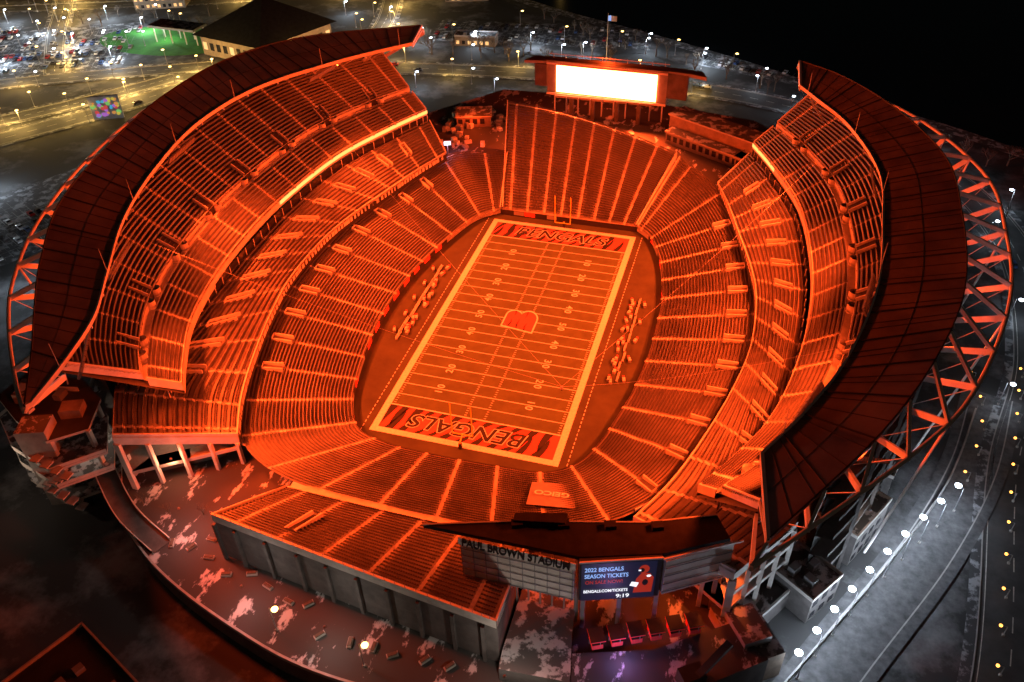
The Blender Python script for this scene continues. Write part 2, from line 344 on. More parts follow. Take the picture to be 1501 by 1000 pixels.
# ------------------------------------------------------------------ canopies
LI=[(-58,70,58),(-77,52,57),(-93,25,57),(-97,-3,57),(-92,-32,57),(-84,-56,57),(-73,-77,57),(-65,-92,57),(-61,-106,57),(-60,-117,56)]
LO=[(-59,82,60),(-93,60,61),(-109,35,61),(-112,2,61),(-107,-29,61),(-99,-58,61),(-87,-80,60),(-76,-95,60),(-67,-107,59),(-60,-118.5,56.5)]
RI=[(72,61,58),(77.5,54,57),(86,38,57),(93,12,57),(93,-14,57),(91,-41,57),(85,-66,57),(78,-83,57),(71,-95,56)]
RO=[(71,76,60),(84,63,61),(98,42,61),(108,15,61),(109,-12,61),(107,-40,61),(101,-63,61),(90,-88,60),(73,-114,57)]
LF=[(-60,86),(-91,65),(-114,40),(-120,7),(-116,-28),(-106,-60),(-93,-84),(-81,-99),(-67,-113),(-60,-119)]
RF=[(71,82),(88,68),(106,48),(119,18),(120,-10),(117,-38),(107,-69),(95,-89),(71,-119)]
OR=(1,.068,.008)
RINGPTS={}
for side,ci,co,fr,tp in((-1,LI,LO,LF,top),(1,RI,RO,RF,mir(top))):
    CP=empty('canopy_roof'); n=20
    I_,O_,L=resamp2(ci,co,step=2.0); N=len(I_); idx=np.linspace(0,N-1,n).astype(int)
    mb=MB()
    mb.strip(I_,O_,'canopy'); Il=I_.copy();Ol=O_.copy();Il[:,2]-=0.8;Ol[:,2]-=0.8
    mb.strip(I_,Il,'steel');mb.strip(O_,Ol,'seam')
    for e in(0,-1): mb.beam(I_[e],O_[e],.6,.8,'steel')
    mb.obj('membrane_roof',CP)
    mb=MB()
    for k in idx: mb.beam(I_[k]+[0,0,.1],O_[k]+[0,0,.1],0.22,0.25,'seam')
    for k in np.linspace(0,N-1,58).astype(int): mb.beam(I_[k]+[0,0,.04],O_[k]+[0,0,.04],0.1,0.12,'seam')
    for t in(0.5,):
        c=I_+(O_-I_)*t; mb.tube([tuple(p+np.array([0,0,.02])) for p in c[::3]],0.06,'seam',4)
    e1=I_.copy();e1[:,2]+=.2; 
    for p,q in zip(e1[:-1],e1[1:]): mb.beam(p,q,0.4,0.4,'steel')
    e1=O_.copy();e1[:,2]+=.2; 
    for p,q in zip(e1[:-1],e1[1:]): mb.beam(p,q,0.25,0.3,'seam')
    mb.obj('roof_seams',CP)
    R=np.array(cr(z3(fr,56),N*2)); sr=arc(R[:,:2]); q=np.linspace(0,sr[-1],N); R=np.stack([np.interp(q,sr,R[:,j]) for j in range(3)],1)
    T=np.array(cr(z3(tp,48.5),N*2)); sr=arc(T[:,:2]); q=np.linspace(0,sr[-1],N); T=np.stack([np.interp(q,sr,T[:,j]) for j in range(3)],1)
    RINGPTS[side]=(R,T)
    mb=MB()
    mb.tube([tuple(p) for p in R],0.42,'steel',8)
    for a_,k in enumerate(idx):
        o_=O_[k]-[0,0,1.0];r_=R[k];t_=T[k]
        mb.beam(o_,r_,0.55,1.0,'steel')
        mb.beam(t_-[0,0,4],r_,0.6,1.2,'steel')
        mb.beam(I_[k]-[0,0,1.2],O_[k]-[0,0,1.6],0.4,0.6,'steel')
        mb.beam(t_,o_,0.4,0.4,'steel')
        if a_+1<len(idx):
            k2=idx[a_+1]
            mb.tube([tuple(r_),tuple(T[k2]-[0,0,4])],0.09,'steel',5)
            mb.tube([tuple(T[k]-[0,0,6]),tuple(T[k2]-[0,0,6])],0.15,'steel',5)
        if a_%3==0 and 3<a_<17:
            g=t_.copy();g[2]=6; mb.tube([tuple(r_-[0,0,.4]),tuple(g+(r_-t_)*[.35,.35,0])],0.28,'steel',6)
    mb.obj('ring_truss',CP)
    for k in range(3,N,17): 
        mm=MB(); mm.cone(I_[k]+[0,0,.2],I_[k]+[0,0,6],0.09,0.04,'steel',5); mm.obj('lightning_mast',CP)
# ------------------------------------------------------------------ field
FD=empty('football_field')
mb=MB()
inner=[(p[0],p[1],0.0) for p in Iring]; mb.poly(inner,'turf2')
A=np.array(Iring).copy();A=np.vstack([A,A[:1]]);
B=A.copy();A[:,2]=0;B[:,2]=2.2;mb.strip(A,B,'black')
mb.obj('field_apron',FD)
mb=MB()
W=24.4;Y=54.9
mb.quad((-W,-Y,.02),(W,-Y,.02),(W,Y,.02),(-W,Y,.02),'turf')
b=1.9;z=.02
for r in((-W-b,-Y-b,W+b,-Y),(-W-b,Y,W+b,Y+b),(-W-b,-Y,-W,Y),(W,-Y,W+b,Y)):
    mb.quad((r[0],r[1],z),(r[2],r[1],z),(r[2],r[3],z),(r[0],r[3],z),'paint')
z=.045
for k in range(-10,11):
    y=k*4.572; w=.11 if k%2 else .12
    if abs(k)==10:w=.2
    mb.quad((-W,y-w,z),(W,y-w,z),(W,y+w,z),(-W,y+w,z),'paint')
for k in range(-49,50):
    if k%5==0: continue
    y=k*.9144
    for x in(-W+.5,-2.82-.3,2.82-.3,W-1.1):
        mb.quad((x,y-.08,z),(x+.62,y-.08,z),(x+.62,y+.08,z),(x,y+.08,z),'paint')
for sx in(-1,1):
    for k in range(-36,36):
        x=sx*(W+b+2.2);y=k*1.6; mb.quad((x-.1,y,z),(x+.1,y,z),(x+.1,y+.9,z),(x-.1,y+.9,z),'paint')
mb.obj('field_markings',FD)
for j,y in enumerate([36.58,27.43,18.29,9.14,0,-9.14,-18.29,-27.43,-36.58]):
    s=str([10,20,30,40,50,40,30,20,10][j])
    for sx in(-1,1):
        text(' '.join(s),3.0,(sx*13.2,y,.07),(0,0,-sx*math.pi/2),'paint',FD,'yard_number',offset=.03)
mb=MB()
for sg in(-1,1):
    y0,y1=sg*45.95,sg*54.9
    mb.quad((-W,y0,.06),(W,y0,.06),(W,y1,.06),(-W,y1,.06),'orange')
    rr=random.Random(3+sg)
    x=-W+1.2;up=True
    while x<W-2:
        w=rr.uniform(1.9,2.8);ln=rr.uniform(.75,.98) if abs(x)>15 else rr.uniform(.3,.5); lean=rr.uniform(1.2,2.6)*sg
        ya,yb=(y0,y1) if up else (y1,y0)
        Lp=[];Rp=[]
        for t in np.linspace(0,1,7):
            yy=ya+(yb-ya)*t*ln; off=lean*math.sin(t*1.6)*(1 if up else -1); ww=w*(1-t)**.6/2
            Lp.append((max(-W,min(W,x+off-ww)),yy));Rp.append((max(-W,min(W,x+off+ww)),yy))
        for a_ in range(6): mb.quad((*Lp[a_],.08),(*Rp[a_],.08),(*Rp[a_+1],.08),(*Lp[a_+1],.08),'black')
        x+=rr.uniform(1.7,2.3);up=not up
mb.obj('end_zone_paint',FD)
for sg,rot in((1,0),(-1,math.pi)):
    text('BENGALS',7.0,(0,sg*50.3,.12),(0,0,rot),'paint',FD,'end_zone_outline',shear=.25,offset=.30,width=33.6)
    text('BENGALS',7.0,(0,sg*50.3,.14),(0,0,rot),'black',FD,'end_zone_lettering',shear=.25,offset=.12,width=33)
# midfield logo: striped letter B lying on its back (top of the letter toward -x)
def bshape(g):
    P=[(-3.3-g,-4.2-g),(-3.3-g,4.2+g)]
    for t in np.linspace(90,-55,9): P.append((.9+(2.0+g)*math.cos(math.radians(t)),2.1+(2.1+g)*math.sin(math.radians(t))))
    for t in np.linspace(55,-90,9): P.append((1.3+(2.5+g)*math.cos(math.radians(t)),-1.9+(2.3+g)*math.sin(math.radians(t))))
    return P
rotp=lambda x,y,z:(-y*1.12,x*1.3,z)
def fan(pts,z,k,c=(-1.2,.1)):
    n=len(pts);q=[rotp(x+.12*y,y,z) for x,y in pts];cc=rotp(*c,z)
    for i in range(n): mb.poly([cc,q[i],q[(i+1)%n]],k)
mb=MB()
fan(bshape(.55),.10,'paint');fan(bshape(.12),.13,'orange')
for st in ([(-3.2,3.0),(-1.5,2.5),(-.2,2.6),(-1.4,2.1),(-3.3,2.3)],[(-3.3,.5),(-1.8,.7),(.3,.3),(-1.7,.2),(-3.3,.0)],[(-3.4,-1.8),(-1.8,-1.7),(-.4,-2.3),(-1.8,-2.1),(-3.5,-2.4)],
  [(3.0,2.6),(2.0,2.2),(1.0,2.15),(1.9,1.9),(3.1,2.0)],[(3.6,-.9),(2.4,-1.1),(1.1,-1.0),(2.3,-1.4),(3.8,-1.4)]):
    mb.poly([rotp(x+.12*y,y,.16) for x,y in st],'black')
mb.obj('midfield_logo',FD)
mb=MB()
for k in range(20,len(Iring)-2):
    u=k/len(Iring)
    p=Iring[k];q=Iring[k+1];d=np.array([q[1]-p[1],-(q[0]-p[0]),0]);d/=np.linalg.norm(d)
    c=np.array([-p[0],-p[1],0]);
    if d@c<0:d=-d
    d=d*.12
    if u<.3 : kk='orange' if (k//2)%2 else 'black'
    elif k%9<5: kk='metalg'
    else: kk='orange' if k%9<7 else 'black'
    mb.quad(p*[1,1,0]+d+[0,0,.5],q*[1,1,0]+d+[0,0,.5],q*[1,1,0]+d+[0,0,2.1],p*[1,1,0]+d+[0,0,2.1],kk)
for k in range(12):
    x0=-24+k*4.1; mb.quad((x0,60.4,.5),(x0+4.0,60.35,.5),(x0+4.0,60.35,2.1),(x0,60.4,2.1),['black','metalg','orange'][k%3])
mb.obj('field_wall_signage',FD)
for sg in(-1,1):
    mb=MB();y=sg*Y
    mb.cone((0,y+sg*2.2,0),(0,y+sg*2.2,2.2),.22,.2,'yellow',8);mb.cone((0,y+sg*2.2,2.2),(0,y,3.05),.18,.16,'yellow',8)
    mb.tube([(-2.82,y,3.05),(2.82,y,3.05)],.15,'yellow',8)
    for x in(-2.82,2.82): mb.tube([(x,y,3.05),(x,y,13.7)],.15,'yellow',8)
    mb.obox((0,y+sg*2.2),0,.8,.8,0,1.8,'black')
    mb.obj('goal_post')
mb=MB()
mb.obox((0,0),0,.5,4.0,.42,.5,'steel');mb.beam((-.28,-2.0,.75),(-.28,2.0,.75),.06,.4,'steel')
for y in(-1.8,0,1.8):
    mb.beam((.15,y,0),(.15,y,.45),.08,.08,'steel');mb.beam((-.28,y,0),(-.28,y,.9),.08,.08,'steel')
bo=mb.obj('team_bench');bo.location=(-34,-17,0)
mb=MB();mb.obox((0,0),0,.8,1.5,0,.85,'metalg','fascia');mb.obox((0,0),0,.6,.5,.86,1.15,'fascia');mb.cone((.0,1.2,0),(0,1.2,.9),.28,.3,'orange',8,True)
eq=mb.obj('equipment_trunk');eq.location=(-32,-15,0)
rr=random.Random(5)
for sx in(-1,1):
    for k in range(9):
        y=-15+k*4.3 if sx<0 else -20+k*4.6
        inst(bo,(sx*(34.2+rr.uniform(-.3,.3)),y+1,0),0 if sx<0 else math.pi)
        for j in range(2): inst(eq,(sx*(31.6+rr.uniform(0,1.6)),y+rr.uniform(-2,2),0),rr.uniform(-.4,.4))
        if k%2==0: inst(eq,(sx*(36+rr.uniform(0,.5)),y,0),rr.uniform(-.4,.4))
# aerial camera cables
mb=MB()
for e in((-88,40,54),(86,38,55),(84,-60,54),(-82,-58,54)):
    c=Vector((24,-44,16));e=Vector(e);pts=[]
    for t in np.linspace(0,1,13):
        p=c.lerp(e,t);p.z-=4*t*(1-t)*2;pts.append(tuple(p))
    mb.tube(pts,.02,'steel',4)
mb.obox((24,-44),0,.6,.6,15.2,16,'metalg');mb.cone((24,-44,15.2),(24,-44,14.7),.25,.18,'dark',8,True)
mb.obj('cable_camera')
# ------------------------------------------------------------------ far scoreboard
SB=empty('end_zone_scoreboard');mb=MB()
mb.quad((-20,124.4,22),(21,122.9,22),(21,122.9,33),(-20,124.4,33),'screen');mb.obj('lit_screen',SB)
mb=MB()
mb.prism([(-24,124.9),(25,123.1),(25,128),(-24,129.5)],20.3,34.6,'metalg','roofd')
for x in range(-22,25,5):
    mb.beam((x,130,10),(x,130,34),.5,.5,'steel')
    mb.beam((x,128,34.6),(x,128,36.2),.15,.15,'steel')
mb.beam((-24,128,36.2),(25,126.4,36.2),.2,.2,'steel')
for x in(-14,-5,5,14): mb.beam((x,126.5,10),(x,126.5,20.3),1.6,1.6,'cdark')
mb.prism([(-29,124.2),(-24,124),(-24,128),(-29,128)],24,33,'cdark','roofd');mb.prism([(25,122.8),(33,122),(33,126),(25,127)],24,34,'cdark','roofd')
mb.beam((-24,124.0,21.2),(25,122.5,21.2),.5,.8,'steel');mb.beam((-24,124.0,33.8),(25,122.5,33.8),.5,.8,'steel')
mb.prism([(25,123),(34,122),(40,120),(38,126),(25,127)],33.5,34.8,'metalg','roofd');mb.prism([(-33,123),(-24,124),(-24,129),(-30,129)],33.5,34.6,'metalg','roofd')
mb.obj('scoreboard_frame',SB)
mb=MB()
mb.prism([(-52,82.6),(-30,87.6),(-38.4,114.3),(-15,109.4),(9,99.4),(36,86),(49,79),(61,84),(80,88),(92,108),(60,140),(10,150),(-50,148),(-78,112),(-62,85)][::-1],0,10.6,'cdark','plaza')
mb.obj('far_concourse_plaza')
mb=MB()
for (c,a,sx,sy,z1,k) in [((50,112),-.5,46,9,19,'brick'),((66,95),-.5,20,8,15,'brick'),((-52,112),.3,14,9,15,'brick'),((46,104),-.5,40,4,15,'metalg')]:
    mb.obox(c,a,sx,sy,10.6,z1,k,'snow')
    mb.obox(c,a,sx+1,sy+1,z1,z1+.6,'concrete','snow')
    for j in range(int(sx//3)):
        x=-sx/2+1.5+j*3;ca,sa=math.cos(a),math.sin(a)
        mb.obox((c[0]+ca*x+sa*(sy/2+.05),c[1]+sa*x-ca*(sy/2+.05)),a,1.8,.12,12,14.2,'glass')
mb.obj('concourse_building')
mb=MB()
for k in range(40):
    x=rng.uniform(-62,-38);y=rng.uniform(88,124); mb.obox((x,y),rng.uniform(0,3),rng.uniform(1,3),rng.uniform(1,2),10.6,10.6+rng.uniform(.8,2.4),'fascia' if k%2 else 'metalg')
mb.obj('concession_kiosks')
mb=MB();mb.beam((-52.5,81.5,11),(-52.5,81.5,16),.25,.25,'metalg');mb.obox((-52.5,81.3),.4,2.6,.5,15,16.4,'whitewin');mb.obox((-52.5,81.7),.4,2.9,.4,14.8,16.6,'metalg');o=mb.obj('work_light')
l=bpy.data.lights.new('lamp_light','POINT');l.energy=900;l.color=(.7,.6,1);l.shadow_soft_size=.4;lo=bpy.data.objects.new('lamp_light',l);COL.objects.link(lo);lo.parent=o;lo.location=(-52.0,80.0,15.6)
fp=MB();fp.cone((-14,200,0),(-14,200,30),.25,.1,'steel',8);
for k in range(6): fp.quad((-14+k*.7,200+.3*math.sin(k),26.5),(-14+(k+1)*.7,200+.3*math.sin(k+1),26.3),(-14+(k+1)*.7,200+.3*math.sin(k+1),28.8),(-14+k*.7,200+.3*math.sin(k),29),'paint' if k>1 else 'vblue')
fp.obj('flagpole')
# ------------------------------------------------------------------ near scoreboard building
NB=empty('stadium_sign_scoreboard');mb=MB()
def panel(a,b,z0,z1,k,th=1.2):
    a=Vector((*a,0));b=Vector((*b,0));d=(b-a).normalized();n=Vector((-d.y,d.x,0))
    mb.prism([(a.x,a.y),(b.x,b.y),(b.x+n.x*th,b.y+n.y*th),(a.x+n.x*th,a.y+n.y*th)],z0,z1,k)
    return d,n
panel((18.5,-105.2),(41.5,-105.2),16.5,27.0,'fascia')
for k in range(5):
    z=17+k*2.1; mb.beam((18.5,-105.4,z),(41.5,-105.4,z),.12,.16,'metalg')
for k in range(10):
    x=18.7+k*2.5; mb.beam((x,-105.4,16.5),(x,-105.4,27.0),.12,.12,'metalg')
mb.beam((18.3,-105.55,27.9),(41.8,-105.55,27.9),.2,2.0,'fascia')
panel((42.5,-105.2),(57.3,-100),17,29.3,'roofd')
panel((58,-99.5),(70,-92),17,27.5,'fascia')
for k in range(4):
    z=18+k*2.5; mb.beam((58,-99.75,z),(70.1,-92.2,z),.12,.16,'metalg')
mb.prism([(11,-105),(28,-99.5),(53,-93),(66,-87.5),(69,-92.5),(57.5,-99.3),(42.5,-104.3),(19,-104.8)],28.6,29.6,'roofb','roofb')
for (a_,b_) in(((11,-105),(28,-99.5)),((28,-99.5),(53,-93)),((53,-93),(66,-87.5))): mb.beam((*a_,29.7),(*b_,29.7),.35,.3,'metalg')
for t in(.2,.4,.6,.8): mb.obox((20+t*44,-102.5+t*11),.35,2.2,1.6,29.6,30.7,'roofb')
mb.prism([(28,-98.5),(38,-96),(38,-98.5),(28,-100.5)],29.6,31.2,'roofb')
mb.beam((42.5,-105.6,29.5),(57.5,-100.3,29.5),.3,.4,'steel');mb.beam((57.5,-100.3,29),(71.5,-92,29),.3,.4,'steel')
for k in range(10):
    x=19+k*2.5;mb.beam((x,-102.5,5),(x,-102.5,28.6),.35,.35,'metalg')
for p in((43,-103),(50,-101),(57,-98.5),(68,-91.5),(41.5,-102)):
    mb.beam((*p,5),(*p,28.5),.9,.9,'metalg')
mb.obj('sign_structure',NB)
text('PAUL BROWN STADIUM',2.5,(30,-105.95,28.1),(math.pi/2-.25,0,0),'black',NB,'stadium_name_letters',offset=.06,ext=.12,width=21.5)
ang2=math.atan2(5.2,14.8)
mb=MB();u=Vector((14.8,5.2,0)).normalized();o=Vector((42.9,-105.3,0));nn=Vector((u.y,-u.x,0))
def sc(x,z,e=0): p=o+u*x+nn*(.08+e);return(p.x,p.y,z)
mb.quad(sc(0,17.2),sc(14.4,17.2),sc(14.4,28.8),sc(0,28.8),'vscreen')
def blob(cx,cz,rx,rz,e,k,n=14,a0=0): mb.poly([sc(cx+rx*math.cos(t+a0),cz+rz*math.sin(t),e) for t in np.linspace(0,6.283,n+1)[:-1]],k)
mb.poly([sc(10.2,19.0,.03),sc(13.8,19.0,.03),sc(14.0,23.6,.03),sc(13.2,25.0,.03),sc(11.6,25.2,.03),sc(10.6,23.4,.03)],'vred')
blob(12.0,26.4,1.0,1.3,.05,'vred');blob(11.6,26.1,.5,.7,.07,'roofd',8)
mb.poly([sc(10.9,25.9,.09),sc(11.4,25.9,.09),sc(11.4,26.3,.09),sc(10.9,26.3,.09)],'vwhite')
mb.poly([sc(9.4,21.4,.05),sc(10.8,20.8,.05),sc(11.2,22.2,.05),sc(9.8,22.6,.05)],'vwhite');blob(12.4,22.2,.6,1.0,.05,'roofd',8);blob(13.0,24.2,.5,.4,.05,'vwhite',6)
mb.obj('video_screen',NB)
for s,z,x,k,sz,wd in(('2022 BENGALS',27.0,4.3,'vblue',1.7,7.4),('SEASON TICKETS',25.0,4.8,'vblue',1.7,8.4),('ON SALE NOW!',23.1,4.4,'vred',1.5,7.2),('BENGALS.COM/TICKETS',20.2,4.8,'vwhite',1.2,8.6),('9:19',18.3,8.2,'vwhite',1.6,2.6)):
    p=sc(x,z,.12);text(s,sz,p,(math.pi/2,0,ang2),k,NB,'screen_text',offset=.03,width=wd)
GB=empty('gate_building');mb=MB()
mb.prism([(29.5,-90.5),(40,-92),(42,-108),(44,-118),(30,-119),(29.5,-115)][::-1],5,9,'cdark','snow')
mb.prism([(43,-112),(58,-107),(72,-97),(80,-103),(62,-117),(45,-122)][::-1],0,9,'cdark','plaza')
for k in range(6):
    c_=(47+k*3.6,-108.5+k*1.7);mb.obox(c_,.45,2.2,2.8,9,10.4,'orange','dark')
    for q in((-1.1,-1.3),(1.1,-1.3),(1.1,1.3),(-1.1,1.3)): mb.beam((c_[0]+q[0],c_[1]+q[1],10.4),(c_[0]+q[0],c_[1]+q[1],11.7),.12,.12,'metalg')
    mb.obox(c_,.45,3.0,3.4,11.7,11.95,'orange','roofd')
for k in range(14):
    x=45+k*1.3;y=-122.4+k*.38; mb.beam((x,y,1),(x,y,8.5),.25,.25,'fascia')
mb.beam((44.5,-122.8,8.9),(63,-117.4,8.9),.5,.8,'fascia');mb.beam((44.5,-122.8,4.5),(63,-117.4,4.5),.4,.5,'fascia')
mb.quad((45,-122.3,5),(62,-117.3,5),(62,-117.3,8.4),(45,-122.3,8.4),'warmwin')
mb.obox((66,-112),.6,4.6,3.2,0,13,'roofd');mb.obox((75.5,-97),.6,9,14,0,8.5,'brick','snow');mb.obox((75.5,-97),.6,6,8,8.5,10.5,'metalg','snow')
for k in range(5):
    z=1.5+k*2.1;ca,sa=math.cos(.6),math.sin(.6);g=lambda x:(66+ca*x+sa*1.66,-112+sa*x-ca*1.66)
    mb.poly([(*g(-2.2),z),(*g(.6),z+.5),(*g(1.6),z+1.0),(*g(.2),z+1.1),(*g(-2.2),z+.8)],'orange')
mb.beam((58,-124,6),(72,-106,16),1.4,1.0,'roofd')
mb.obj('gate_structure',GB)
text('B',2.4,(65.2,-113.75,11.6),(math.pi/2,0,.6),'vwhite',GB,'gate_logo',offset=.05)
mb=MB();mb.quad((22.5,-67.5,4.9),(32.5,-66.0,5.2),(35.3,-76.5,9.2),(24,-78,9.0),'tarp');mb.obj('sponsor_tarp')
text('GEICO',2.8,(28.6,-72.0,7.45),(math.radians(20),0,math.pi+.1),'paint',None,'sponsor_lettering',offset=.08)
# ------------------------------------------------------------------ near-left stair tower
TW=empty('stair_tower');mb=MB()
for z in(5,10.5,16,21.5):
    sh=.0 if z<20 else 4
    mb.prism([(-108,-80),(-92,-79),(-83,-84),(-75-sh,-95+sh*.3),(-84-sh*.5,-104+sh),(-98,-100+sh),(-109,-92+sh*.5)],z,z+.7,'fascia','snow' if z<20 else 'roofd')
for p in((-107,-81),(-93,-80),(-84,-85),(-79,-94),(-86,-99),(-97,-95),(-108,-89),(-92,-90)):
    mb.beam((*p,0),(*p,22),1.0,1.0,'fascia')
mb.obox((-90,-98),.35,7,6,0,25,'concrete','snow')
for z in range(2,25,2): mb.beam((-93.3,-101.9,z),(-86.6,-99.4,z),.12,.15,'metalg')
mb.obox((-100,-88),.2,6,5,22.2,25,'brick','snow');mb.obox((-86,-90),.4,5,4,22.2,24.6,'brick');mb.obox((-95,-84),.2,10,.3,22.2,23.4,'fascia')
mb.obox((-104,-85),.3,3,3,22.2,23.6,'metalg');mb.obox((-93,-86),.1,2,3,22.2,23.8,'metalg')
for a,b in(((-109,-92),(-98,-100)),((-98,-100),(-84,-104)),((-108,-80),(-109,-92)),((-84,-104),(-75,-95))):
    for z in(16.7,11.2):
        mb.beam((*a,z+.6),(*b,z+.6),.12,.9,'fascia')
for z in(15.2,9.8,20.8): mb.obox((-98,-86),.2,8,.3,z,z+.3,'whitewin')
for k in range(12):
    z=5+k*1.35;x=-80-(k%4)*2.2 if (k//4)%2==0 else -88.8+(k%4)*2.2; mb.obox((x,-103.6),.0,2.2,2.4,z,z+.35,'concrete')
mb.obj('tower_structure',TW)
mb=MB()
cc=np.array(cr([(-84,-90,9),(-76,-97,8),(-66,-104,6.5),(-54,-109,5.2)],30));T=np.gradient(cc,axis=0);N_=np.stack([-T[:,1],T[:,0],T[:,0]*0],1);N_/=np.linalg.norm(N_,axis=1)[:,None]
for s in(-1,1):
    e=cc+N_*s*2.2;h=e.copy();h[:,2]+=1.1;lo_=e.copy();lo_[:,2]=5;mb.strip(lo_,h,'concrete');g=h+N_*s*.25;mb.strip(h,g,'fascia')
mb.strip(cc-N_*2.2,cc+N_*2.2,'cdark');mb.obj('pedestrian_ramp')
mb=MB();mb.obox((0,0),0,2.4,1.0,0,.5,'concrete');mb.obox((0,0),0,2.0,.7,.5,.75,'bark')
pl=mb.obj('plaza_planter');pl.location=(-44,-104,5)
for k in range(14): inst(pl,(-52+k*5.5+random.uniform(-1,1),-106-k*1.3+random.uniform(-2,2) if k<8 else -119+random.uniform(-1,1),5),random.uniform(0,3))
# ------------------------------------------------------------------ ground, plaza, roads, river
mb=MB();mb.quad((-3000,-3000,-.1),(3000,-3000,-.1),(3000,3000,-.1),(-3000,3000,-.1),'ground');mb.obj('ground')
PL=[(-96,-84),(-79,-97),(-53,-114),(-25,-124),(-3,-128),(25,-127),(44,-123),(62,-112),(78,-92),(95,-65),(106,-40),(113,0),(113,35),(100,70),(80,92)]
PR=[(-80,92),(-104,68),(-120,35),(-122,0),(-116,-40),(-106,-68),(-96,-84)]
mb=MB();
allp=[(p[0],p[1]) for p in cr(z3(PR,0),60)]+[(p[0],p[1]) for p in cr(z3(PL,0),120)]
A=np.array([(x,y,5.0) for x,y in allp]);sc_in=[]
for x,y in allp:
    dx,dy=x-0,y+10; r=math.hypot(dx,dy); f=max(.0,1-36/r); 
    sc_in.append((dx*f,dy*f-10,5.0))
mb.strip(A,np.array(sc_in),'plaza');G=A.copy();G[:,2]=0;mb.strip(A,G,'cdark')
P1=A.copy();P1[:,2]=6.1;mb.strip(A,P1,'kerb');P2=P1.copy();P2[:,:2]*=.996;mb.strip(P1,P2,'kerb');P3=P2.copy();P3[:,2]=5;mb.strip(P2,P3,'kerb')
mb.obj('stadium_plaza')
def road(name,pts,w,z=.0,lanes=True,k='asphalt',side_k='lot'):
    C=np.array(cr(z3(pts,z),len(pts)*14));T=np.gradient(C,axis=0);T[:,2]=0;T/=np.linalg.norm(T,axis=1)[:,None];N=np.stack([-T[:,1],T[:,0],0*T[:,0]],1)
    mb=MB();mb.strip(C-N*w/2,C+N*w/2,k)
    for s in(-1,1):
        a=C+N*s*w/2;b=a+[0,0,.15];c_=b+N*s*.3;d=c_+N*s*2.2
        mb.strip(a,b,'kerb');mb.strip(b,c_,'kerb');mb.strip(c_,d,side_k)
    if lanes:
        for i in range(0,len(C)-1,2):
            mb.quad(C[i]-N[i]*.12+[0,0,.01],C[i+1]-N[i+1]*.12+[0,0,.01],C[i+1]+N[i+1]*.12+[0,0,.01],C[i]+N[i]*.12+[0,0,.01],'roadpaint')
        for s in(-1,1):
            a=C+N*s*(w/2-.8);mb.strip(a+[0,0,.01],a+N*.18+[0,0,.01],'roadpaint')
    mb.obj(name);return C,N
R1,N1=road('road',[(-330,-30),(-275,50),(-235,105),(-205,150),(-160,178),(-95,190),(-20,196),(50,190),(100,168),(135,130),(152,80),(150,20),(137,-30),(127,-90),(110,-150)],13,.02)
R2,N2=road('road',[(-470,60),(-360,95),(-285,135),(-215,168)],12,.05)
R3,N3=road('road',[(-420,215),(-330,245),(-250,275),(-150,330),(-60,400)],12,.03)
R4,N4=road('road',[(-160,180),(-150,230),(-165,290),(-200,380)],10,.07)
R5,N5=road('road',[(-290,140),(-330,190),(-380,260),(-460,350)],10,.09)
R6,N6=road('road',[(-340,20),(-285,75),(-250,115),(-225,150)],11,.06)
def lot(name,c,a,sx,sy,z=-.04):
    mb=MB();ca,sa=math.cos(a),math.sin(a)
    f=lambda x,y,zz:(c[0]+ca*x-sa*y,c[1]+sa*x+ca*y,zz)
    mb.quad(f(-sx/2,-sy/2,z),f(sx/2,-sy/2,z),f(sx/2,sy/2,z),f(-sx/2,sy/2,z),'lot')
    sp=[]
    nr=int(sy//16)
    for r in range(nr):
        y=-sy/2+8+r*16
        n=int(sx//2.8)
        for k in range(n):
            x=-sx/2+1.4+k*2.8
            mb.quad(f(x-.06,y-5.2,z+.02),f(x+.06,y-5.2,z+.02),f(x+.06,y+5.2,z+.02),f(x-.06,y+5.2,z+.02),'roadpaint')
            for sg in(-1,1): sp.append((f(x+1.4,y+sg*2.7,z+.02),a))
        mb.quad(f(-sx/2,y-.06,z+.03),f(sx/2,y-.06,z+.03),f(sx/2,y+.06,z+.03),f(-sx/2,y+.06,z+.03),'roadpaint')
    mb.obj(name);return sp
sp=lot('parking_lot',(-318,170),.45,90,70)+lot('parking_lot',(-370,150),.45,60,80,-.05)
sp2=lot('parking_lot',(-190,40),1.1,95,46)+lot('parking_lot',(-215,-20),1.1,80,50,-.06)
sp3=lot('parking_lot',(-60,250),.1,120,34)+lot('parking_lot',(60,222),-.3,70,16)
def carmesh():
    mb=MB()
    prof=[(-2.2,.35),(-2.25,.8),(-1.9,.98),(-1.2,1.02),(-.75,1.45),(.75,1.47),(1.35,1.0),(2.1,.85),(2.25,.6),(2.2,.35)]
    def sec(y): return [(x,y*(1-.18*(z>1.1)),z) for x,z in prof]
    A=sec(-.88);B=sec(.88)
    for i in range(len(prof)):
        j=(i+1)%len(prof)
        k='glass' if i in(3,5) else 'car'
        mb.quad(A[i],A[j],B[j],B[i],k)
    mb.poly(A[::-1],'car');mb.poly(B,'car')
    for s in(-1,1): mb.poly([(-.95,s*.84,1.05),(1.1,s*.84,1.05),(.7,s*.755,1.4),(-.7,s*.755,1.4)],'glass')
    for x in(-1.4,1.4):
        for s in(-1,1): mb.cone((x,s*.7,.33),(x,s*.92,.33),.33,.33,'black',10,True)
    return mb
c0=carmesh().obj('parked_car');c0.location=sp[0][0];c0.rotation_euler=(0,0,sp[0][1]+math.pi/2)
for S,pr in((sp[1:],.42),(sp2,.14),(sp3,.2)):
    for p,a in S:
        if random.random()<pr: inst(c0,p,a+math.pi/2)
